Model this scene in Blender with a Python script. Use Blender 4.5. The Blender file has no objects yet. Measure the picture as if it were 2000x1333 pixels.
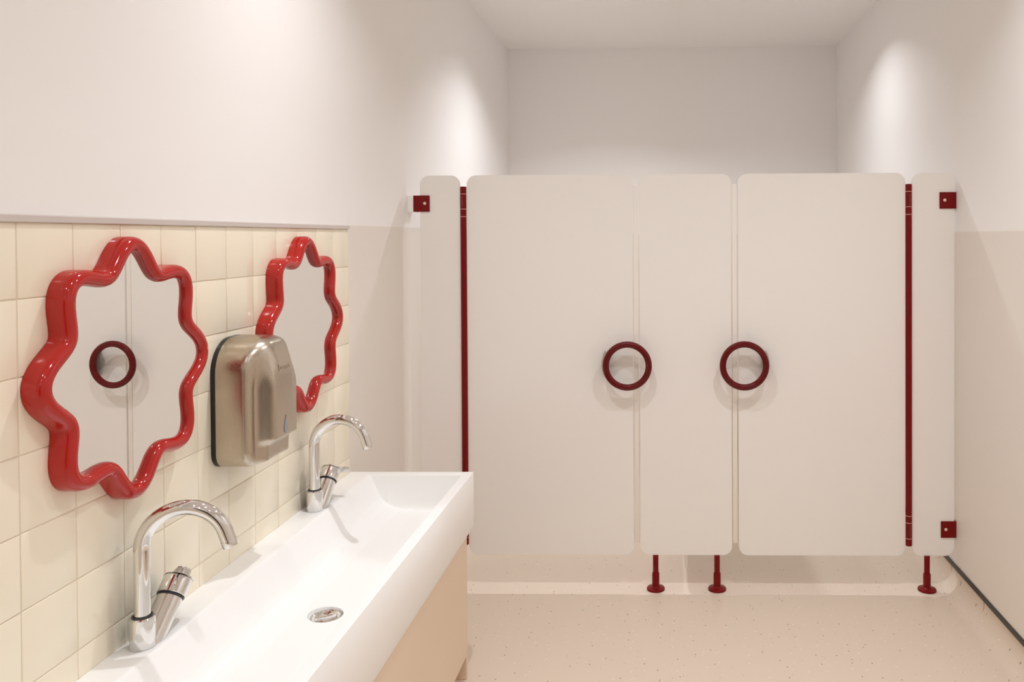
import bpy, bmesh, math, random
from mathutils import Vector, Matrix

random.seed(7)
PI = math.pi
sc = bpy.context.scene
COL = sc.collection

# ------------------------------------------------------------------ helpers
def finish(name, bm, m, parent=None, smooth=None, loc=(0, 0, 0)):
    """link a bmesh as one mesh object; smooth = auto-smooth angle in degrees"""
    bmesh.ops.recalc_face_normals(bm, faces=bm.faces[:])
    me = bpy.data.meshes.new(name)
    if smooth is not None:
        for f in bm.faces:
            f.smooth = True
        a = math.radians(smooth)
        for e in bm.edges:
            if len(e.link_faces) == 2:
                e.smooth = e.calc_face_angle(0) < a
    bm.to_mesh(me)
    bm.free()
    me.materials.append(m)
    o = bpy.data.objects.new(name, me)
    COL.objects.link(o)
    o.location = loc
    if parent is not None:
        o.parent = parent
        # world-space meshes under a placed Empty
        o.matrix_parent_inverse = Matrix.Identity(4)
    return o

def thing(name, label, cat, loc=(0, 0, 0), rotz=0.0, group=None):
    o = bpy.data.objects.new(name, None)
    COL.objects.link(o)
    o.empty_display_size = 0.05
    o.location = loc
    o.rotation_euler = (0, 0, rotz)
    o['label'] = label
    o['category'] = cat
    if group:
        o['group'] = group
    return o

def box(bm, x0, x1, y0, y1, z0, z1, bev=0.0, seg=2):
    vs = [bm.verts.new((x, y, z)) for x in (x0, x1) for y in (y0, y1) for z in (z0, z1)]
    q = [(0, 1, 3, 2), (4, 6, 7, 5), (0, 4, 5, 1), (2, 3, 7, 6), (0, 2, 6, 4), (1, 5, 7, 3)]
    fs = [bm.faces.new([vs[i] for i in f]) for f in q]
    if bev:
        es = list({e for f in fs for e in f.edges})
        bmesh.ops.bevel(bm, geom=es, offset=bev, segments=seg, affect='EDGES', profile=0.5)

def plate(bm, pts, a, b, axis='y', bev=0.0):
    """closed outline pts (u,v) extruded between a and b along axis, with small chamfers"""
    def P(u, v, t):
        return {'y': (u, t, v), 'x': (t, u, v), 'z': (u, v, t)}[axis]
    cx = sum(p[0] for p in pts) / len(pts); cy = sum(p[1] for p in pts) / len(pts)
    def inset(d):
        out = []
        n = len(pts)
        for i in range(n):
            p0, p1, p2 = pts[i - 1], pts[i], pts[(i + 1) % n]
            t = Vector((p2[0] - p0[0], p2[1] - p0[1]))
            t.normalize()
            nrm = Vector((-t.y, t.x))
            if nrm.dot(Vector((cx - p1[0], cy - p1[1]))) < 0:
                nrm = -nrm
            out.append((p1[0] + nrm.x * d, p1[1] + nrm.y * d))
        return out
    rings = []
    s = 1 if b > a else -1
    if bev:
        seq = [(inset(bev), a), (pts, a + s * bev), (pts, b - s * bev), (inset(bev), b)]
    else:
        seq = [(pts, a), (pts, b)]
    for pp, t in seq:
        rings.append([bm.verts.new(P(u, v, t)) for u, v in pp])
    n = len(pts)
    for r0, r1 in zip(rings, rings[1:]):
        for i in range(n):
            bm.faces.new([r0[i], r0[(i + 1) % n], r1[(i + 1) % n], r1[i]])
    bm.faces.new(rings[0][::-1])
    bm.faces.new(rings[-1])

def rrect(x0, x1, z0, z1, r, n=8):
    if not isinstance(r, (tuple, list)):
        r = (r, r, r, r)          # bl, br, tr, tl
    pts = []
    cs = [(x0 + r[0], z0 + r[0], r[0], PI), (x1 - r[1], z0 + r[1], r[1], 1.5 * PI),
          (x1 - r[2], z1 - r[2], r[2], 0), (x0 + r[3], z1 - r[3], r[3], 0.5 * PI)]
    for cx, cz, rr, a0 in cs:
        for k in range(n + 1):
            a = a0 + k / n * PI / 2
            pts.append((cx + rr * math.cos(a), cz + rr * math.sin(a)))
    return pts

def basis(d):
    d = Vector(d).normalized()
    up = Vector((0, 0, 1)) if abs(d.z) < 0.95 else Vector((1, 0, 0))
    a = d.cross(up).normalized()
    b = a.cross(d).normalized()
    return a, b, d

def lathe(bm, prof, origin=(0, 0, 0), axis=(0, 0, 1), n=48, cap0=True, cap1=True):
    """prof: (r, h) pairs along the axis"""
    a, b, d = basis(axis)
    O = Vector(origin)
    rings = []
    for r, h in prof:
        if r < 1e-6:
            rings.append([bm.verts.new(O + d * h)])
        else:
            rings.append([bm.verts.new(O + d * h + (a * math.cos(t) + b * math.sin(t)) * r)
                          for t in [2 * PI * k / n for k in range(n)]])
    for r0, r1 in zip(rings, rings[1:]):
        for i in range(n):
            j = (i + 1) % n
            if len(r0) == 1 and len(r1) == 1:
                continue
            if len(r0) == 1:
                bm.faces.new([r0[0], r1[j], r1[i]])
            elif len(r1) == 1:
                bm.faces.new([r0[i], r0[j], r1[0]])
            else:
                bm.faces.new([r0[i], r0[j], r1[j], r1[i]])
    if cap0 and len(rings[0]) > 1:
        bm.faces.new(rings[0][::-1])
    if cap1 and len(rings[-1]) > 1:
        bm.faces.new(rings[-1])

def tube(bm, pts, rad, n=28, closed=False, caps=True):
    pts = [Vector(p) for p in pts]
    m = len(pts)
    tang = []
    for i in range(m):
        if closed:
            t = pts[(i + 1) % m] - pts[i - 1]
        else:
            t = pts[min(i + 1, m - 1)] - pts[max(i - 1, 0)]
        tang.append(t.normalized())
    a, b, d = basis(tang[0])
    rings = []
    for i in range(m):
        if i:
            q = tang[i - 1].rotation_difference(tang[i])
            a = q @ a
            b = q @ b
        rr = rad[i] if isinstance(rad, (list, tuple)) else rad
        rings.append([bm.verts.new(pts[i] + (a * math.cos(t) + b * math.sin(t)) * rr)
                      for t in [2 * PI * k / n for k in range(n)]])
    rng = range(m) if closed else range(m - 1)
    for i in rng:
        r0, r1 = rings[i], rings[(i + 1) % m]
        for k in range(n):
            j = (k + 1) % n
            bm.faces.new([r0[k], r0[j], r1[j], r1[k]])
    if caps and not closed:
        bm.faces.new(rings[0][::-1])
        bm.faces.new(rings[-1])

def sm(a, b, x):
    t = min(1.0, max(0.0, (x - a) / (b - a)))
    return t * t * (3 - 2 * t)

def interp(tab, x):
    if x <= tab[0][0]:
        return tab[0][1]
    for (a, u), (b, v) in zip(tab, tab[1:]):
        if x <= b:
            return u + (v - u) * (x - a) / (b - a)
    return tab[-1][1]

# ---------------------------------------------------------------- materials
def s2l(c):
    return tuple(((v / 255) / 12.92 if v / 255 <= 0.04045 else ((v / 255 + 0.055) / 1.055) ** 2.4) for v in c) + (1,)

def mat(name, rgb, rough=0.5, metal=0.0, coat=0.0, spec=0.5, bump=None, aniso=0.0):
    m = bpy.data.materials.new(name)
    m.use_nodes = True
    nt = m.node_tree
    b = nt.nodes['Principled BSDF']
    b.inputs['Base Color'].default_value = rgb if len(rgb) == 4 else s2l(rgb)
    b.inputs['Roughness'].default_value = rough
    b.inputs['Metallic'].default_value = metal
    b.inputs['Coat Weight'].default_value = coat
    b.inputs['Coat Roughness'].default_value = 0.05
    b.inputs['Specular IOR Level'].default_value = spec
    b.inputs['Anisotropic'].default_value = aniso
    if bump:
        sx, strength, dist = bump
        tc = nt.nodes.new('ShaderNodeTexCoord')
        n = nt.nodes.new('ShaderNodeTexNoise')
        n.inputs['Scale'].default_value = sx
        n.inputs['Detail'].default_value = 3
        bp = nt.nodes.new('ShaderNodeBump')
        bp.inputs['Strength'].default_value = strength
        bp.inputs['Distance'].default_value = dist
        nt.links.new(tc.outputs['Object'], n.inputs['Vector'])
        nt.links.new(n.outputs['Fac'], bp.inputs['Height'])
        nt.links.new(bp.outputs['Normal'], b.inputs['Normal'])
    return m

UP = (0.89, 0.87, 0.855, 1)
LO = (0.80, 0.75, 0.695, 1)

def wall_mat(name, zsplit):
    m = mat(name, UP, rough=0.75, spec=0.25, bump=(160, 0.05, 0.002))
    nt = m.node_tree
    b = nt.nodes['Principled BSDF']
    g = nt.nodes.new('ShaderNodeNewGeometry')
    s = nt.nodes.new('ShaderNodeSeparateXYZ')
    c = nt.nodes.new('ShaderNodeMath'); c.operation = 'GREATER_THAN'
    c.inputs[1].default_value = zsplit
    mx = nt.nodes.new('ShaderNodeMix'); mx.data_type = 'RGBA'
    mx.inputs['A'].default_value = LO
    mx.inputs['B'].default_value = UP
    nt.links.new(g.outputs['Position'], s.inputs[0])
    nt.links.new(s.outputs['Z'], c.inputs[0])
    nt.links.new(c.outputs[0], mx.inputs['Factor'])
    nt.links.new(mx.outputs['Result'], b.inputs['Base Color'])
    r = nt.nodes.new('ShaderNodeMapRange')
    r.inputs['To Min'].default_value = 0.45
    r.inputs['To Max'].default_value = 0.8
    nt.links.new(c.outputs[0], r.inputs['Value'])
    nt.links.new(r.outputs['Result'], b.inputs['Roughness'])
    return m

def floor_mat():
    base = (0.62, 0.51, 0.425, 1)
    m = mat('speckled vinyl', base, rough=0.38, spec=0.4)
    nt = m.node_tree
    b = nt.nodes['Principled BSDF']
    tc = nt.nodes.new('ShaderNodeTexCoord')
    prev = None
    rgb = None
    n1 = nt.nodes.new('ShaderNodeTexNoise'); n1.inputs['Scale'].default_value = 900
    nt.links.new(tc.outputs['Object'], n1.inputs['Vector'])
    mix0 = nt.nodes.new('ShaderNodeMix'); mix0.data_type = 'RGBA'
    mix0.inputs['A'].default_value = (0.68, 0.575, 0.475, 1)
    mix0.inputs['B'].default_value = (0.75, 0.64, 0.535, 1)
    nt.links.new(n1.outputs['Fac'], mix0.inputs['Factor'])
    prev = mix0.outputs['Result']
    for scale, thr, cut, col, off in ((14, 0.038, 0.66, (0.10, 0.065, 0.045, 1), 0.0),
                                      (17, 0.044, 0.60, (0.93, 0.88, 0.82, 1), 3.7),
                                      (21, 0.040, 0.76, (0.30, 0.20, 0.14, 1), 8.1)):
        mp = nt.nodes.new('ShaderNodeMapping')
        mp.inputs['Location'].default_value = (off, off * 1.7, 0)
        v = nt.nodes.new('ShaderNodeTexVoronoi')
        v.voronoi_dimensions = '2D'
        v.inputs['Scale'].default_value = scale
        nt.links.new(tc.outputs['Object'], mp.inputs[0])
        nt.links.new(mp.outputs[0], v.inputs['Vector'])
        lt = nt.nodes.new('ShaderNodeMath'); lt.operation = 'LESS_THAN'
        lt.inputs[1].default_value = thr
        nt.links.new(v.outputs['Distance'], lt.inputs[0])
        sp = nt.nodes.new('ShaderNodeSeparateColor')
        nt.links.new(v.outputs['Color'], sp.inputs[0])
        gt = nt.nodes.new('ShaderNodeMath'); gt.operation = 'GREATER_THAN'
        gt.inputs[1].default_value = cut
        nt.links.new(sp.outputs[0], gt.inputs[0])
        mu = nt.nodes.new('ShaderNodeMath'); mu.operation = 'MULTIPLY'
        nt.links.new(lt.outputs[0], mu.inputs[0])
        nt.links.new(gt.outputs[0], mu.inputs[1])
        mx = nt.nodes.new('ShaderNodeMix'); mx.data_type = 'RGBA'
        mx.inputs['B'].default_value = col
        nt.links.new(prev, mx.inputs['A'])
        nt.links.new(mu.outputs[0], mx.inputs['Factor'])
        prev = mx.outputs['Result']
    nt.links.new(prev, b.inputs['Base Color'])
    return m

def brushed_mat():
    m = mat('brushed stainless steel', (0.53, 0.465, 0.385, 1), rough=0.27, metal=1.0)
    nt = m.node_tree
    b = nt.nodes['Principled BSDF']
    tc = nt.nodes.new('ShaderNodeTexCoord')
    mp = nt.nodes.new('ShaderNodeMapping')
    mp.inputs['Scale'].default_value = (700, 700, 12)
    n = nt.nodes.new('ShaderNodeTexNoise')
    n.inputs['Scale'].default_value = 1.0
    n.inputs['Detail'].default_value = 4
    r = nt.nodes.new('ShaderNodeMapRange')
    r.inputs['To Min'].default_value = 0.23
    r.inputs['To Max'].default_value = 0.30
    bp = nt.nodes.new('ShaderNodeBump')
    bp.inputs['Strength'].default_value = 0.004
    bp.inputs['Distance'].default_value = 0.001
    nt.links.new(tc.outputs['Object'], mp.inputs[0])
    nt.links.new(mp.outputs[0], n.inputs['Vector'])
    nt.links.new(n.outputs['Fac'], r.inputs['Value'])
    nt.links.new(r.outputs['Result'], b.inputs['Roughness'])
    nt.links.new(n.outputs['Fac'], bp.inputs['Height'])
    nt.links.new(bp.outputs['Normal'], b.inputs['Normal'])
    return m

M_ceil = mat('ceiling paint', (0.93, 0.91, 0.895, 1), rough=0.8, spec=0.2)
M_wall_l = wall_mat('left wall paint', 1.773)
M_wall_r = wall_mat('right wall paint', 1.739)
M_floor = floor_mat()
M_tile = mat('cream glazed tile', (0.90, 0.83, 0.675, 1), rough=0.16, spec=0.5, bump=(9, 0.12, 0.004))
M_grout = mat('beige grout', (0.74, 0.64, 0.51, 1), rough=0.8)
M_trim = mat('pale grey metal trim', (0.62, 0.56, 0.53, 1), rough=0.4, spec=0.5)
M_black = mat('black rubber', (0.012, 0.012, 0.010, 1), rough=0.35)
M_panel = mat('cream laminate', (0.89, 0.87, 0.845, 1), rough=0.32, spec=0.4)
M_cream = mat('cream lacquered metal', (0.88, 0.84, 0.79, 1), rough=0.35)
M_dkred = mat('dark red lacquered metal', (0.175, 0.002, 0.003, 1), rough=0.28, spec=0.22)
M_ring = mat('dark red gloss lacquer', (0.115, 0.0005, 0.002, 1), rough=0.05, spec=0.35)
M_mount = mat('polished mount metal', (0.62, 0.50, 0.47, 1), rough=0.12, metal=1.0)
M_frame = mat('red gloss frame lacquer', (0.45, 0.010, 0.006, 1), rough=0.10, spec=0.6)
M_line = mat('pink hinge seam', (0.75, 0.38, 0.34, 1), rough=0.4)
M_mark = mat('faint engraved marks', (0.42, 0.12, 0.12, 1), rough=0.5)
M_screw = mat('pale steel screw', (0.80, 0.66, 0.58, 1), rough=0.3, metal=0.6)
M_mirror = mat('silver mirror glass', (0.90, 0.90, 0.885, 1), rough=0.0, metal=1.0)
M_steel = brushed_mat()
M_chrome = mat('polished chrome', (0.80, 0.79, 0.78, 1), rough=0.04, metal=1.0)
M_seal = mat('dark seal ring', (0.02, 0.02, 0.03, 1), rough=0.25)
M_basin = mat('white mineral composite', (0.93, 0.93, 0.92, 1), rough=0.35, spec=0.4)
M_cab = mat('tan laminate', (0.78, 0.63, 0.485, 1), rough=0.4, spec=0.35)
M_sensor = mat('blue grey sensor lens', (0.24, 0.25, 0.27, 1), rough=0.12, coat=0.5)
M_logo = mat('etched steel lettering', (0.50, 0.40, 0.32, 1), rough=0.5, metal=0.6)
M_added_door = mat('dark brown added door', (0.09, 0.07, 0.055, 1), rough=0.5)
M_white = mat('white lamp ring', (0.85, 0.84, 0.82, 1), rough=0.4)
M_lamp = bpy.data.materials.new('lit lamp lens')
M_lamp.use_nodes = True
_b = M_lamp.node_tree.nodes['Principled BSDF']
_b.inputs['Emission Color'].default_value = (1.0, 0.96, 0.92, 1)
_b.inputs['Emission Strength'].default_value = 12.0

# -------------------------------------------------------------- dimensions
XL, XR = -1.234, 1.4217         # bare left wall, right wall
XT = -1.226                     # tiled surface
YF, YB = -1.9, 6.611            # wall behind the camera, back wall
HC = 3.247
PY = 3.956                      # front plane of the cubicle fronts
Y_TILE_END = 3.1788

def struct(o):
    o['kind'] = 'structure'
    return o

# ------------------------------------------------------------------ setting
T = 0.12
# vinyl floor with a cove running up the two long walls
bm = bmesh.new()
prof = [(XL - 0.02, 0.107), (XL + 0.0005, 0.107)]
R = 0.085
for k in range(11):
    a = PI + k / 10 * PI / 2
    prof.append((XL + R + R * math.cos(a), R + R * math.sin(a)))
for k in range(11):
    a = 1.5 * PI + k / 10 * PI / 2
    prof.append((XR - R + R * math.cos(a), R + R * math.sin(a)))
prof += [(XR - 0.0005, 0.107), (XR + 0.02, 0.107)]
rows = []
for y in (YF - T, YB + T):
    rows.append([bm.verts.new((x, y, z)) for x, z in prof])
for i in range(len(prof) - 1):
    bm.faces.new([rows[0][i], rows[0][i + 1], rows[1][i + 1], rows[1][i]])
lo = [bm.verts.new((x, y, -0.12)) for y in (YF - T, YB + T) for x in (XL - 0.02, XR + 0.02)]
bm.faces.new([rows[0][0], rows[1][0], lo[2], lo[0]])
bm.faces.new([rows[0][-1], rows[1][-1], lo[3], lo[1]])
bm.faces.new([lo[0], lo[1], lo[3], lo[2]])
bm.faces.new(rows[0] + [lo[1], lo[0]])
bm.faces.new(rows[1] + [lo[3], lo[2]])
struct(finish('floor', bm, M_floor, smooth=40))

bm = bmesh.new(); box(bm, XL - T, XR + T, YF - T, YB + T, HC, HC + T)
struct(finish('ceiling', bm, M_ceil))
bm = bmesh.new(); box(bm, XL - T, XL, YF - T, YB + T, -0.12, HC)
wall_left = struct(finish('wall_left', bm, M_wall_l))
bm = bmesh.new(); box(bm, XR, XR + T, YF - T, YB + T, -0.12, HC)
struct(finish('wall_right', bm, M_wall_r))
bm = bmesh.new(); box(bm, XL, XR, YB, YB + T, 0.0, HC)
struct(finish('wall_back', bm, M_wall_r))
bm = bmesh.new(); box(bm, XL, XR, YF - T, YF, 0.0, HC)
struct(finish('wall_front', bm, M_wall_r))

# unseen door added behind the camera to darken reflections in the steel
bm = bmesh.new()
for x0, x1 in ((-0.55, 0.55),):
    box(bm, x0, x1, YF, YF + 0.045, 0.02, 2.25, bev=0.003)
d1 = struct(finish('added_dark_door', bm, M_added_door))
bm = bmesh.new()
for xx in (0.45,):
    tube(bm, [(xx, YF + 0.045, 0.9), (xx, YF + 0.09, 0.9), (xx, YF + 0.09, 1.2), (xx, YF + 0.045, 1.2)], 0.01, n=16)
finish('added_door_handle', bm, M_chrome, d1, smooth=40)

# tiles: bevelled glazed squares over a grout bed, part of the left wall
S = 0.15
bm = bmesh.new()
box(bm, XL, XT - 0.0016, -0.57, Y_TILE_END - 0.001, 0.12, 1.757)
finish('grout_bed', bm, M_grout, wall_left)
bm = bmesh.new()
for i in range(-14, 11):
    for j in range(0, 11):
        y0 = 1.5288 + S * i + 0.0012; y1 = y0 + S - 0.0024
        z1 = 1.6095 - S * (j - 1) - 0.0012; z0 = z1 - S + 0.0024
        if z1 > 1.757: z1 = 1.757
        z0 = max(z0, 0.12)
        dx = random.uniform(-0.0002, 0.0002)
        ty = random.uniform(-0.0003, 0.0003); tz = random.uniform(-0.0003, 0.0003)
        rings = []
        for ins, x in ((0.0, XT - 0.006), (0.0, XT - 0.0016), (0.0007, XT - 0.0005), (0.0022, XT)):
            rings.append([bm.verts.new((x + dx + ty * (1 if yy == y1 else -1) + tz * (1 if zz == z1 else -1),
                                        yy - ins if yy == y1 else yy + ins,
                                        zz - ins if zz == z1 else zz + ins))
                          for yy, zz in ((y0, z0), (y1, z0), (y1, z1), (y0, z1))])
        for r0, r1 in zip(rings, rings[1:]):
            for k in range(4):
                bm.faces.new([r0[k], r0[(k + 1) % 4], r1[(k + 1) % 4], r1[k]])
        bm.faces.new(rings[-1])
finish('tile_cladding', bm, M_tile, wall_left, smooth=50)

bm = bmesh.new(); box(bm, XL, XT + 0.006, -0.57, Y_TILE_END + 0.002, 1.757, 1.772, bev=0.002)
struct(finish('trim_1', bm, M_trim))
bm = bmesh.new(); box(bm, XR - 0.006, XR, YF, YB, 0.105, 0.130, bev=0.002)
struct(finish('trim_2', bm, M_black))

# --------------------------------------------------- cubicle front panels
Z0, Z1, RC = 0.170, 2.025, 0.045
PT = 0.013

def panel_mesh(x0, x1, z0=Z0, z1=Z1, y0=PY, y1=PY + PT, rc=RC):
    bm = bmesh.new()
    plate(bm, rrect(x0, x1, z0, z1, rc, 10), y0, y1, 'y', bev=0.0012)
    return bm

def bracket(x0, x1, zc, xs, wall_x, parent):
    bm = bmesh.new()
    box(bm, x0, x1, PY - 0.006, PY - 0.0002, zc - 0.0395, zc + 0.0395, bev=0.001)
    # flange lying on the wall
    if wall_x > 0:
        box(bm, min(wall_x - 0.006, x1 - 0.004), wall_x - 0.0003, PY - 0.0055, PY + 0.075, zc - 0.0395, zc + 0.0395, bev=0.001)
    else:
        box(bm, x0, x0 + 0.005, PY - 0.0055, PY + 0.075, zc - 0.0395, zc + 0.0395, bev=0.001)
        sp = bmesh.new()                  # cream packer between the bracket and the wall
        box(sp, wall_x + 0.0003, x0 - 0.0002, PY - 0.004, PY + 0.075, zc - 0.0395, zc + 0.0395, bev=0.001)
        finish('wall_packer', sp, M_ceil, parent)
    b = finish('wall_bracket', bm, M_dkred, parent)
    bm = bmesh.new()
    lathe(bm, [(0.0075, -0.001), (0.0075, 0.0018), (0.006, 0.003), (0.003, 0.003), (0.0025, 0.0015), (0.0, 0.0015)],
          (xs, PY - 0.006, zc + 0.001), (0, -1, 0), n=24)
    finish('screw', bm, M_screw, b, smooth=40)

def foot(x, parent):
    bm = bmesh.new()
    lathe(bm, [(0.0137, 0.07), (0.0137, Z0)], (x, PY + 0.0065, 0), n=32)
    leg = finish('support_leg', bm, M_dkred, parent, smooth=40)
    bm = bmesh.new()
    lathe(bm, [(0.0178, 0.010), (0.0178, 0.078), (0.0165, 0.083), (0.0135, 0.084)], (x, PY + 0.0065, 0), n=32)
    finish('sleeve', bm, M_dkred, leg, smooth=40)
    bm = bmesh.new()
    lathe(bm, [(0.0425, 0.0005), (0.044, 0.002), (0.044, 0.007), (0.042, 0.010), (0.026, 0.013), (0.019, 0.0165), (0.0178, 0.018)],
          (x, PY + 0.0065, 0), n=48)
    finish('foot_disc', bm, M_dkred, leg, smooth=40)

left = thing('partition_panel', 'narrow cream cubicle panel beside the tiled wall, partly hidden behind the washbasin', 'partition panel')
finish('panel', panel_mesh(-1.172, -0.9755), M_panel, left, smooth=40)
bracket(-1.203, -1.124, 1.8885, -1.147, XL, left)
bracket(-1.203, -1.124, 0.300, -1.147, XL, left)

mid = thing('partition_panel', 'cream cubicle panel between the two doors, standing on two red legs', 'partition panel')
finish('panel', panel_mesh(-0.104, 0.3415), M_panel, mid, smooth=40)
foot(-0.031, mid)
foot(0.268, mid)
for x0, x1 in ((-0.1335, -0.1085), (0.3455, 0.3690)):
    bm = bmesh.new(); box(bm, x0, x1, PY + 0.004, PY + 0.030, 0.227, 1.975, bev=0.003)
    finish('closing_profile', bm, M_cream, mid, smooth=40)

right = thing('partition_panel', 'narrow cream cubicle panel fixed to the right wall with two red brackets', 'partition panel')
finish('panel', panel_mesh(1.2110, 1.4135), M_panel, right, smooth=40)
bracket(1.342, 1.4210, 1.8905, 1.366, XR, right)
bracket(1.348, 1.4210, 0.3000, 1.371, XR, right)
foot(1.284, right)

# dividing wall between the two cubicles, behind the middle panel
div = thing('partition_divider', 'cream dividing panel behind the middle front panel, running to the back wall', 'partition panel')
bm = bmesh.new()
plate(bm, rrect(PY + 0.031, YB - 0.004, 0.09, Z1, 0.03, 6), 0.113, 0.126, 'x', bev=0.0012)
finish('panel', bm, M_panel, div, smooth=40)
bm = bmesh.new(); box(bm, 0.085, 0.154, YB - 0.03, YB - 0.0003, 0.3, 0.38, bev=0.001)
finish('wall_bracket', bm, M_dkred, div)
for yy in (PY + 0.5, YB - 0.5):
    bm = bmesh.new()
    lathe(bm, [(0.044, 0.0005), (0.044, 0.008), (0.020, 0.014), (0.0178, 0.018), (0.0178, 0.07), (0.0137, 0.075), (0.0137, 0.0905)], (0.1195, yy, 0), n=32)
    finish('support_leg', bm, M_dkred, div, smooth=40)

def door(label, x0, x1, xh, xring, side):
    """side = +1 when the outer side of the ring is +x"""
    d = thing('cubicle_door', label, 'cubicle door', group=None)
    finish('door_leaf', panel_mesh(x0, x1), M_panel, d, smooth=40)
    zb, zt = 0.221, 1.970
    bm = bmesh.new()
    yc = PY - 0.0012 + 0.0005
    lathe(bm, [(0.0135, zb), (0.0148, zb + 0.0012), (0.0148, zt - 0.0012), (0.0135, zt)], (xh, yc, 0), n=40)
    h = finish('hinge_post', bm, M_dkred, d, smooth=40)
    for z in (zt - 0.036, zt - 0.109, zt - 0.146, zb + 0.146, zb + 0.112, zb + 0.036):
        bm = bmesh.new()
        lathe(bm, [(0.0148, z - 0.0014), (0.0153, z - 0.0010), (0.0153, z + 0.0010), (0.0148, z + 0.0014)], (xh, yc, 0), n=40)
        finish('hinge_seam', bm, M_line, h, smooth=40)
    # row of tiny raised marks on each bearing sleeve
    for z0, z1 in ((zt - 0.101, zt - 0.046), (zb + 0.046, zb + 0.101)):
        bm = bmesh.new()
        z = z0
        k = 0
        while z < z1:
            w = (0.0052, 0.0034, 0.0046, 0.0030, 0.0050)[k % 5]
            a = 0.012 * side
            xm = xh + side * 0.0025
            box(bm, xm - w / 2, xm + w / 2, yc - 0.01525, yc - 0.0140, z, z + 0.0013)
            if k % 2:
                box(bm, xm + w / 2 - 0.0012, xm + w / 2, yc - 0.01525, yc - 0.0140, z, z + 0.0042)
            z += 0.0052
            k += 1
        finish('engraved_marks', bm, M_mark, h)
    # ring handle
    zc, yr, RM, rm = 1.103, PY - 0.060, 0.1030, 0.0155
    bm = bmesh.new()
    tube(bm, [(xring + RM * math.cos(t), yr, zc + RM * math.sin(t)) for t in [2 * PI * k / 96 for k in range(96)]],
         rm, n=24, closed=True)
    r = finish('ring_handle', bm, M_ring, d, smooth=80)
    # curved mount that flares from the ring back to the door leaf
    bm = bmesh.new()
    rows = []
    n = 24
    span = math.radians(28)
    for inner in (0, 1):
        grid = []
        for i in range(9):
            f = i / 8                     # 0 at the ring, 1 at the door
            row = []
            for k in range(n + 1):
                a = -span * (1 + 0.10 * f) + 2 * span * (1 + 0.10 * f) * k / n
                rad = RM + 0.004 + 0.021 * f * f - (0.005 if inner else 0)
                x = xring + side * rad * math.cos(a)
                z = zc + rad * math.sin(a)
                y = yr + (PY - 0.0004 - yr) * f
                row.append(bm.verts.new((x, y, z)))
            grid.append(row)
        rows.append(grid)
    for g in rows:
        for i in range(8):
            for k in range(n):
                bm.faces.new([g[i][k], g[i][k + 1], g[i + 1][k + 1], g[i + 1][k]])
    o_, i_ = rows
    for i in range(8):
        bm.faces.new([o_[i][0], o_[i + 1][0], i_[i + 1][0], i_[i][0]])
        bm.faces.new([o_[i][n], o_[i + 1][n], i_[i + 1][n], i_[i][n]])
    for k in range(n):
        bm.faces.new([o_[0][k], o_[0][k + 1], i_[0][k + 1], i_[0][k]])
        bm.faces.new([o_[8][k], o_[8][k + 1], i_[8][k + 1], i_[8][k]])
    finish('handle_mount', bm, M_mount, r, smooth=50)
    return d

door('cream cubicle door nearest the washbasin, red hinge post on its left edge and ring handle on its right',
     -0.9430, -0.1365, -0.9590, -0.1625, -1)
door('cream cubicle door by the right wall, ring handle on its left edge and red hinge post on its right',
     0.3740, 1.1790, 1.1945, 0.3975, +1)

# ------------------------------------------------------------ washbasin
BX0, BX1 = XT + 0.0006, -0.7405
BY0, BY1 = 1.315, 3.187
BZ = 0.800
ZA = 0.585
DR = (-0.948, 2.266)
profX = [(-1.142, 0), (-1.139, 0.0015), (-1.134, 0.008), (-1.120, 0.035), (-1.107, 0.062), (-1.096, 0.085), (-1.082, 0.102),
         (-1.064, 0.115), (-1.040, 0.124), (-1.013, 0.131), (-0.960, 0.136), (-0.887, 0.140), (-0.810, 0.142),
         (-0.798, 0.139), (-0.784, 0.130), (-0.781, 0.110), (-0.7785, 0.006), (-0.7770, 0.0015), (-0.7755, 0)]
profE = [(0, 0), (0.002, 0.0015), (0.0035, 0.006), (0.006, 0.110), (0.009, 0.128), (0.016, 0.137), (0.028, 0.142), (0.06, 0.150), (9, 0.150)]
EI = 0.035                           # rim width at both ends

def depth(x, y):
    d = min(interp(profX, x), interp(profE, BY1 - EI - y), interp(profE, y - BY0 - EI))
    if d <= 0: return 0.0
    rr = math.hypot(x - DR[0], y - DR[1])
    return d + 0.010 * (1 - sm(0.0445, 0.048, rr))

xs = sorted(set([round(v, 5) for v in
     [BX0, -1.18, -1.15] + [p[0] for p in profX] + [-1.142 + 0.057 * k / 14 for k in range(15)] +
     [-1.09 + 0.30 * k / 46 for k in range(47)] +
     [DR[0] - 0.05 + 0.1 * k / 50 for k in range(51)] + [-0.760, -0.7440, BX1 - 0.0018]]))
ee = [0, 0.002, 0.0035, 0.006, 0.009, 0.012, 0.016, 0.022, 0.028, 0.04, 0.06]
ys = sorted(set([round(v, 5) for v in
     [BY0 + 0.0018, BY0 + 0.01] + [BY0 + EI + e for e in ee] + [BY1 - EI - e for e in ee] + [BY1 - 0.01, BY1 - 0.0018] +
     [BY0 + 0.1 + (BY1 - BY0 - 0.2) * k / 40 for k in range(41)] +
     [DR[1] - 0.05 + 0.1 * k / 50 for k in range(51)]]))
basin = thing('washbasin', 'long white trough washbasin with one drain, below the tiled wall and wavy mirrors', 'washbasin')
bm = bmesh.new()
g = [[bm.verts.new((x, y, BZ - max(0.0, depth(x, y)))) for y in ys] for x in xs]
for i in range(len(xs) - 1):
    for j in range(len(ys) - 1):
        bm.faces.new([g[i][j], g[i + 1][j], g[i + 1][j + 1], g[i][j + 1]])
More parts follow.
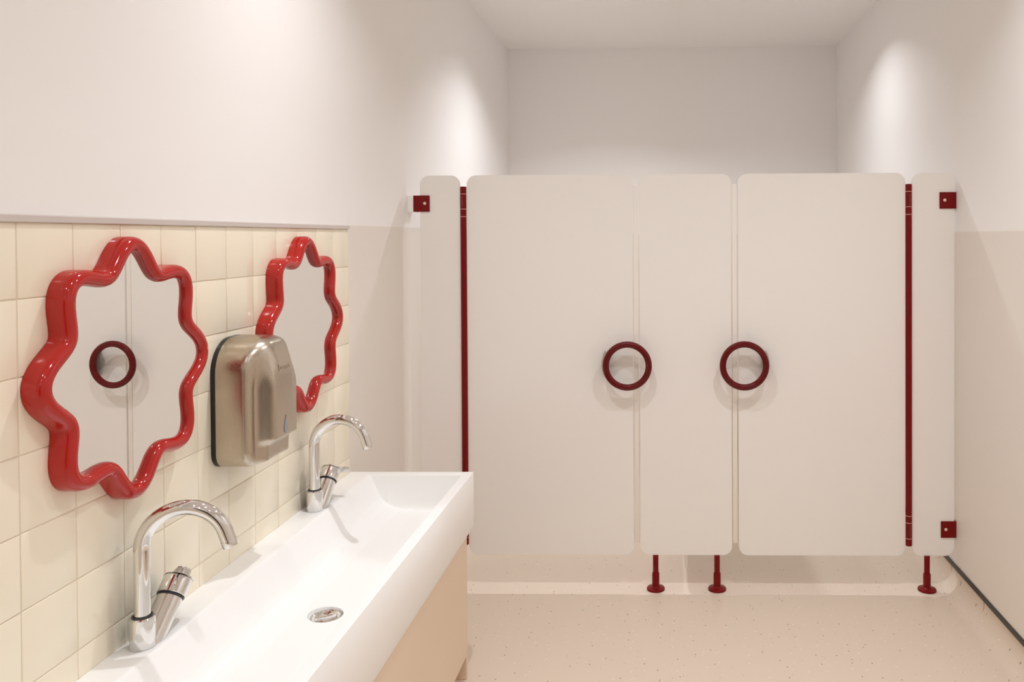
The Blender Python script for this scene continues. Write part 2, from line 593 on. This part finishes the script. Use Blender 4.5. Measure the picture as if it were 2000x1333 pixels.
loop = [g[i][0] for i in range(len(xs))] + [g[-1][j] for j in range(1, len(ys))] + \
       [g[i][-1] for i in range(len(xs) - 2, -1, -1)] + [g[0][j] for j in range(len(ys) - 2, 0, -1)]
def push(v, d):
    x, y, z = v.co
    nx = x + (d if abs(x - xs[-1]) < 1e-5 else 0)
    ny = y + (d if abs(y - ys[-1]) < 1e-5 else (-d if abs(y - ys[0]) < 1e-5 else 0))
    return nx, ny
prev = loop
for d, z in ((0.0012, BZ - 0.0006), (0.0018, BZ - 0.0018), (0.0018, ZA + 0.0015), (0.0008, ZA)):
    cur = [bm.verts.new((*push(v, d), z)) for v in loop]
    for k in range(len(loop)):
        k2 = (k + 1) % len(loop)
        bm.faces.new([prev[k], prev[k2], cur[k2], cur[k]])
    prev = cur
bm.faces.new(prev)
finish('bowl', bm, M_basin, basin, smooth=35)
dz = BZ - depth(DR[0], DR[1])
bm = bmesh.new()
lathe(bm, [(0.0435, 0.0002), (0.0435, 0.0035), (0.0420, 0.0055), (0.0395, 0.0060), (0.0370, 0.0050), (0.0345, 0.0020), (0.0335, 0.0012), (0.0, 0.0012)],
      (DR[0], DR[1], dz), n=64)
dr = finish('drain', bm, M_chrome, basin, smooth=50)
bm = bmesh.new()
lathe(bm, [(0.0300, 0.0014), (0.0300, 0.0050), (0.0285, 0.0066), (0.0270, 0.0062), (0.0255, 0.0052), (0.0, 0.0048)],
      (DR[0], DR[1], dz), n=64)
finish('drain_plug', bm, M_chrome, dr, smooth=40)

# ------------------------------------------------------------ vanity cabinet
cab = thing('vanity_cabinet', 'tan laminate cabinet under the white washbasin', 'cabinet')
CX = -0.7615
bm = bmesh.new(); box(bm, CX - 0.018, CX, BY0 + 0.03, 3.139, 0.094, ZA - 0.003, bev=0.0012)
finish('front_panel', bm, M_cab, cab)
for y0 in (BY0 + 0.012, 3.140):
    bm = bmesh.new(); box(bm, XL + 0.09, CX - 0.0004, y0, y0 + 0.018, 0.0005, ZA - 0.0005, bev=0.0012)
    finish('side_panel', bm, M_cab, cab)
bm = bmesh.new(); box(bm, XL + 0.12, CX - 0.019, BY0 + 0.031, 3.139, 0.094, 0.112)
finish('bottom_panel', bm, M_cab, cab)
bm = bmesh.new(); box(bm, CX - 0.10, CX - 0.085, BY0 + 0.031, 3.139, 0.001, 0.094)
finish('plinth', bm, M_cab, cab)

# ------------------------------------------------------------ mirrors
def make_mirror(label, yc, zc, tilt):
    m = thing('wavy_mirror', label, 'mirror', (XT + 0.0008, yc, zc), 0, 'wavy red mirrors above the washbasin')
    R0, A, W2 = 0.2445, 0.0265, 0.0172
    SY, SZ = 1.010, 1.035
    N = 320
    cen, nor = [], []
    for k in range(N):
        t = 2 * PI * k / N
        r = R0 + A * math.cos(8 * t); dr_ = -8 * A * math.sin(8 * t)
        # t measured from the top
        y, z = SY * r * math.sin(t), SZ * r * math.cos(t)
        ty = SY * (dr_ * math.sin(t) + r * math.cos(t))
        tz = SZ * (dr_ * math.cos(t) - r * math.sin(t))
        L = math.hypot(ty, tz)
        cen.append((y, z)); nor.append((-tz / L, ty / L))
    prof = [(W2, 0.0), (W2, 0.026)]
    for k in range(1, 13):
        a = k / 12 * PI
        prof.append((W2 * math.cos(a), 0.026 + 0.019 * math.sin(a)))
    prof += [(-W2, 0.016), (-W2 + 0.006, 0.014), (-W2 + 0.006, 0.0)]
    bm = bmesh.new()
    rings = []
    for (y, z), (ny, nz) in zip(cen, nor):
        rings.append([bm.verts.new((x, y + ny * o, z + nz * o)) for o, x in prof])
    for k in range(N):
        a, b = rings[k], rings[(k + 1) % N]
        for j in range(len(prof) - 1):
            bm.faces.new([a[j], a[j + 1], b[j + 1], b[j]])
        bm.faces.new([a[-1], a[0], b[0], b[-1]])
    finish('frame', bm, M_frame, m, smooth=35)
    bm = bmesh.new()
    out = [(y - ny * (W2 - 0.003), z - nz * (W2 - 0.003)) for (y, z), (ny, nz) in zip(cen, nor)]
    rings = []
    for x in (0.021, 0.025):
        rings.append([bm.verts.new((x + tilt * y, y, z)) for y, z in out])
    for k in range(N):
        bm.faces.new([rings[0][k], rings[0][(k + 1) % N], rings[1][(k + 1) % N], rings[1][k]])
    bm.faces.new(rings[0][::-1]); bm.faces.new(rings[1])
    finish('mirror_glass', bm, M_mirror, m)
    return m
make_mirror('nearer wavy red-framed mirror, reflecting a ring handle, above the near tap', 1.823, 1.432, 0.022)
make_mirror('farther wavy red-framed mirror on the tiles, partly behind the hand dryer', 2.728, 1.432, 0.0)

# ------------------------------------------------------------ hand dryer
HY0, HY1, HZ0, HZ1 = 2.188, 2.420, 1.092, 1.446
dry = thing('hand_dryer', 'brushed steel hand dryer on the tiles between the two wavy mirrors', 'hand dryer', (0, 0, 0))
out = rrect(HY0, HY1, HZ0, HZ1, (0.045, 0.045, 0.095, 0.095), 14)
bm = bmesh.new()
plate(bm, out, XT + 0.0006, XT + 0.0140, 'x', bev=0.001)
finish('back_plate', bm, M_black, dry, smooth=40)
bm = bmesh.new()
hc = ((HY0 + HY1) / 2, (HZ0 + HZ1) / 2)
# resample outline finely
P = []
per = out + [out[0]]
for (a, b) in zip(per, per[1:]):
    L = math.hypot(b[0] - a[0], b[1] - a[1])
    n = max(1, int(L / 0.006))
    for k in range(n):
        P.append((a[0] + (b[0] - a[0]) * k / n, a[1] + (b[1] - a[1]) * k / n))
def shell_t(q):
    """q = distance from the edge, returns depth of the base shell"""
    Rr = 0.022
    if q >= Rr: return 0.107 + 0.003 * sm(Rr, 0.09, q)
    return 0.107 - Rr + math.sqrt(max(0, Rr * Rr - (Rr - q) ** 2))
def bulge(y, z):
    fy = sm(-0.087, -0.062, y - 2.303) * (1 - sm(0.062, 0.087, y - 2.303))
    top = 1.0
    if z > 1.315:
        u = min(1, (z - 1.315) / (HZ1 - 1.315))
        top = math.sqrt(max(0, 1 - u * u))
    # the sides widen and soften towards the top
    bot = 0.50 * sm(1.090, 1.106, z) + 0.50 * sm(1.146, 1.166, z)
    wide = sm(1.300, 1.400, z)
    fy2 = sm(-0.112, -0.030, y - 2.303) * (1 - sm(0.030, 0.112, y - 2.303))
    f = fy * (1 - wide) + fy2 * wide
    return 0.048 * f * top * bot
bm2rings = []
steps = [0, 0.0008, 0.002, 0.004, 0.007, 0.010, 0.014, 0.018, 0.023, 0.029]
M = len(P)
def inset_pt(p, q, f=None):
    # pull towards the medial segment of the outline
    mz = min(max(p[1], HZ0 + 0.105), HZ1 - 0.115)
    c = (hc[0], mz)
    L = math.hypot(p[0] - c[0], p[1] - c[1])
    s = max(0, 1 - q / L) if f is None else f
    return (c[0] + (p[0] - c[0]) * s, c[1] + (p[1] - c[1]) * s)
ring0 = [bm.verts.new((XT + 0.0142, p[0], p[1])) for p in P]
prev = ring0
def add_ring(pts, tt):
    global prev
    cur = [bm.verts.new((XT + t, p[0], p[1])) for p, t in zip(pts, tt)]
    for k in range(M):
        k2 = (k + 1) % M
        bm.faces.new([prev[k], prev[k2], cur[k2], cur[k]])
    prev = cur
for t in (0.03, 0.05, 0.07, 0.082):
    add_ring(P, [t] * M)
for q in steps:
    pts = [inset_pt(p, q) for p in P]
    add_ring(pts, [shell_t(q) + bulge(*pp) for pp in pts])
base = [inset_pt(p, 0.029) for p in P]
NI = 34
for k in range(1, NI + 1):
    f = 1 - k / NI
    pts = []
    for p in base:
        mz = min(max(p[1], HZ0 + 0.105), HZ1 - 0.115)
        pts.append((hc[0] + (p[0] - hc[0]) * f, mz + (p[1] - mz) * f))
    q = 0.029 + (0.085) * (1 - f)
    add_ring(pts, [shell_t(q) + bulge(*pp) for pp in pts])
bmesh.ops.remove_doubles(bm, verts=bm.verts[:], dist=0.00005)
finish('cover', bm, M_steel, dry, smooth=60)
# sensor window: teardrop
bm = bmesh.new()
pts = []
for k in range(40):
    t = 2 * PI * k / 40
    w = 0.5 * (1 - math.cos(t))           # 0 at tip
    pts.append((2.293 + 0.0145 * math.sin(t) * math.sin(t / 2) ** 1.5, 1.222 - 0.052 * w))
plate(bm, pts, XT + 0.1560, XT + 0.1596, 'x', bev=0.0008)
finish('sensor_window', bm, M_sensor, dry, smooth=40)
# faint maker's lettering
cu = bpy.data.curves.new('lettering', 'FONT')
cu.body = 'bomm'
cu.size = 0.025
cu.extrude = 0.0002
tmp = bpy.data.objects.new('lettering', cu)
COL.objects.link(tmp)
bpy.context.view_layer.update()
me = bpy.data.meshes.new_from_object(tmp.evaluated_get(bpy.context.evaluated_depsgraph_get()))
bpy.data.objects.remove(tmp)
me.materials.clear(); me.materials.append(M_logo)
me.transform(Matrix(((0, 0, 1, 0), (1, 0, 0, 2.262), (0, 1, 0, 1.352), (0, 0, 0, 1))))
for v in me.vertices:
    v.co.x += XT + 0.1104 + bulge(v.co.y, v.co.z)
lg = bpy.data.objects.new('lettering', me)
COL.objects.link(lg); lg.parent = dry

# ------------------------------------------------------------ taps
def make_tap(label, yt, spout_yaw, lever_yaw):
    t = thing('basin_tap', label, 'tap', (-1.1775, yt, BZ + 0.0004), 0, 'chrome gooseneck taps on the washbasin')
    ax = Vector((0.03, 0.70, 0.69)).normalized()
    # body: upright socket merged with the slanted mixer barrel
    bm = bmesh.new()
    lathe(bm, [(0.0262, 0), (0.0268, 0.001), (0.0268, 0.060), (0.0262, 0.066), (0.0235, 0.0685), (0.017, 0.0690)], n=64)
    a, b, d = basis(ax)
    r = 0.0285
    foot_c = Vector((0, 0.030, 0))
    L = 0.0960
    lo_, hi_, h2, h3 = [], [], [], []
    for k in range(64):
        tt = 2 * PI * k / 64
        o = (a * math.cos(tt) + b * math.sin(tt))
        p = foot_c + o * r
        lo_.append(bm.verts.new(p - d * (p.z / d.z)))
        hi_.append(bm.verts.new(foot_c + d * (L * 0.985) + o * r))
        h2.append(bm.verts.new(foot_c + d * L + o * (r - 0.002)))
        h3.append(bm.verts.new(foot_c + d * (L + 0.006) + o * (r - 0.003)))
    for r0, r1 in ((lo_, hi_), (hi_, h2), (h2, h3)):
        for k in range(64):
            bm.faces.new([r0[k], r0[(k + 1) % 64], r1[(k + 1) % 64], r1[k]])
    bm.faces.new(lo_[::-1]); bm.faces.new(h3)
    finish('body', bm, M_chrome, t, smooth=40)
    bm = bmesh.new()
    lathe(bm, [(0.0182, 0.0688), (0.0215, 0.0690), (0.0222, 0.0700), (0.0215, 0.0715), (0.0182, 0.0716)], n=48, cap0=False, cap1=False)
    finish('spout_collar', bm, M_seal, t, smooth=40)
    # seal and handle
    top = foot_c + ax * (L + 0.001)
    bm = bmesh.new()
    lathe(bm, [(0.024, 0), (0.0300, 0.0), (0.0312, 0.0012), (0.0312, 0.0028), (0.0300, 0.0038), (0.024, 0.0038)], top, ax, n=64)
    finish('seal_ring', bm, M_seal, t, smooth=40)
    bm = bmesh.new()
    lathe(bm, [(0.0312, 0.0040), (0.0322, 0.0050), (0.0322, 0.0420), (0.0318, 0.0440), (0.0300, 0.0450), (0.0, 0.0450)], top, ax, n=64)
    h = finish('handle', bm, M_chrome, t, smooth=40)
    # lever: thin plate on top of the handle with a tongue
    lv = Vector((0, -0.7, 0.7)) * math.cos(lever_yaw) + Vector((1, 0, 0)) * math.sin(lever_yaw)
    u = (lv - ax * lv.dot(ax)).normalized()
    v = ax.cross(u)
    bm = bmesh.new()
    outl = []
    for k in range(49):
        an = math.radians(38) + k / 48 * math.radians(284)
        outl.append((0.0342 * math.cos(an), 0.0342 * math.sin(an)))
    outl += [(0.036, -0.0185), (0.052, -0.0170), (0.061, -0.0150), (0.0655, -0.008), (0.0665, 0), (0.0655, 0.008), (0.061, 0.0150), (0.052, 0.0170), (0.036, 0.0185)]
    O = top + ax * 0.0449
    rings = []
    for dz_, sc_ in ((0, 1.0), (0.0022, 1.0), (0.0030, 0.975)):
        rr = []
        for p_, q_ in outl:
            lift = 0.10 * max(0, p_ - 0.03)
            rr.append(bm.verts.new(O + u * (p_ * sc_) + v * (q_ * sc_) + ax * (dz_ + lift)))
        rings.append(rr)
    n = len(outl)
    for r0, r1 in zip(rings, rings[1:]):
        for k in range(n):
            bm.faces.new([r0[k], r0[(k + 1) % n], r1[(k + 1) % n], r1[k]])
    bm.faces.new(rings[0][::-1]); bm.faces.new(rings[-1])
    finish('lever', bm, M_chrome, h, smooth=30)
    # gooseneck
    ca, sa = math.cos(spout_yaw), math.sin(spout_yaw)
    RB = 0.0885
    zs = 0.220
    path = [(0, 0.066), (0, 0.10), (0, 0.14), (0, 0.18)]
    for k in range(0, 41):
        a_ = PI - k / 40 * math.radians(162)
        path.append((RB + RB * math.cos(a_), zs + RB * math.sin(a_)))
    ex, ez = path[-1]
    dx, dz_ = math.sin(math.radians(162 - 90)), 0
    ang = math.radians(162)
    dirx, dirz = math.sin(ang), math.cos(ang)
    path.append((ex + dirx * 0.008, ez + dirz * 0.008))
    path.append((ex + dirx * 0.021, ez + dirz * 0.021))
    bm = bmesh.new()
    tube(bm, [(x * ca, x * sa, z) for x, z in path], 0.0172, n=40)
    s = finish('spout', bm, M_chrome, t, smooth=60)
    x, z = path[-1]
    bm = bmesh.new()
    lathe(bm, [(0.0158, 0), (0.0158, 0.0012), (0.0174, 0.0014), (0.0176, 0.0024), (0.0176, 0.0165), (0.0165, 0.0180), (0.0125, 0.0180), (0.012, 0.012), (0.0, 0.012)],
          (x * ca, x * sa, z), (dirx * ca, dirx * sa, dirz), n=40)
    finish('aerator', bm, M_chrome, s, smooth=40)
    return t
make_tap('chrome gooseneck tap nearest the camera, below the nearer mirror', 1.815, math.radians(15), math.radians(35))
make_tap('chrome gooseneck tap at the far end of the washbasin', 2.735, math.radians(0), math.radians(90))

# ------------------------------------------------------------ ceiling lamps and added fill
LX, LY = (-0.64, 0.855), (-0.10, 2.50, 5.12)
POWER = 11.6
LAMPS = [(-0.54, -0.10, 0.40), (0.855, -0.10, 0.60), (-0.54, 2.50, 0.84), (0.855, 2.50, 0.98),
         (-0.46, 5.12, 0.46), (0.79, 5.12, 0.64), (0.095, 1.20, 0.52), (0.095, -1.35, 0.9), (-0.27, 5.14, 0.98)]  # last three are extra fill lamps, added to lift the room's light level
for (x, y, pw) in LAMPS:
    if True:
        d = thing('downlight', 'small round white recessed ceiling downlight', 'ceiling light', (x, y, HC), 0, 'recessed ceiling downlights')
        bm = bmesh.new()
        lathe(bm, [(0.048, -0.0003), (0.048, -0.004), (0.044, -0.006), (0.038, -0.004), (0.036, -0.0003)], n=40, cap0=False, cap1=False)
        finish('trim_ring', bm, M_white, d, smooth=40)
        bm = bmesh.new()
        lathe(bm, [(0.036, -0.0004), (0.036, -0.0020), (0.0, -0.0020)], n=40)
        finish('lens', bm, M_lamp, d, smooth=40)
        li = bpy.data.lights.new('downlight_or_fill_lamp', 'AREA')
        li.shape = 'DISK'; li.size = 0.05
        li.energy = POWER * pw
        li.spread = math.radians(126)
        li.color = (0.965, 0.985, 1.025)
        lo = bpy.data.objects.new('downlight_or_fill_lamp', li)
        COL.objects.link(lo)
        lo.parent = d
        lo.location = (0, 0, -0.008)

w = bpy.data.worlds.new('world'); sc.world = w
w.use_nodes = True
w.node_tree.nodes['Background'].inputs[0].default_value = (0.9, 0.82, 0.75, 1)
w.node_tree.nodes['Background'].inputs[1].default_value = 0.3

# ------------------------------------------------------------ camera
f, yaw, pitch, roll, cx, cy = 1593.286, -0.02, -0.0119, -0.0046, 1258.4664, 480.5357
a_, b_ = math.cos(yaw), math.sin(yaw); cp, sp = math.cos(pitch), math.sin(pitch)
Fv = Vector((b_ * cp, a_ * cp, sp)); rv = Vector((a_, -b_, 0)); uv = rv.cross(Fv)
cr, sr = math.cos(roll), math.sin(roll)
r2 = rv * cr + uv * sr; u2 = -rv * sr + uv * cr
cam = bpy.data.cameras.new('camera')
co = bpy.data.objects.new('camera', cam)
COL.objects.link(co)
Mx = Matrix.Identity(4)
for i in range(3):
    Mx[i][0] = r2[i]; Mx[i][1] = u2[i]; Mx[i][2] = -Fv[i]
Mx[2][3] = 1.725
co.matrix_world = Mx
cam.sensor_width = 36
cam.lens = f * 36 / 2000
cam.shift_x = (1000 - cx) / 2000
cam.shift_y = (cy - 666.5) / 2000
cam.clip_start = 0.05
sc.camera = co

vs = sc.view_settings
vs.view_transform = 'Standard'
vs.look = 'None'
vs.exposure = 0.0
vs.gamma = 1
vs.use_curve_mapping = False
sc.cycles.max_bounces = 12
sc.cycles.diffuse_bounces = 8
sc.cycles.glossy_bounces = 6
sc.cycles.caustics_reflective = False
sc.cycles.caustics_refractive = False
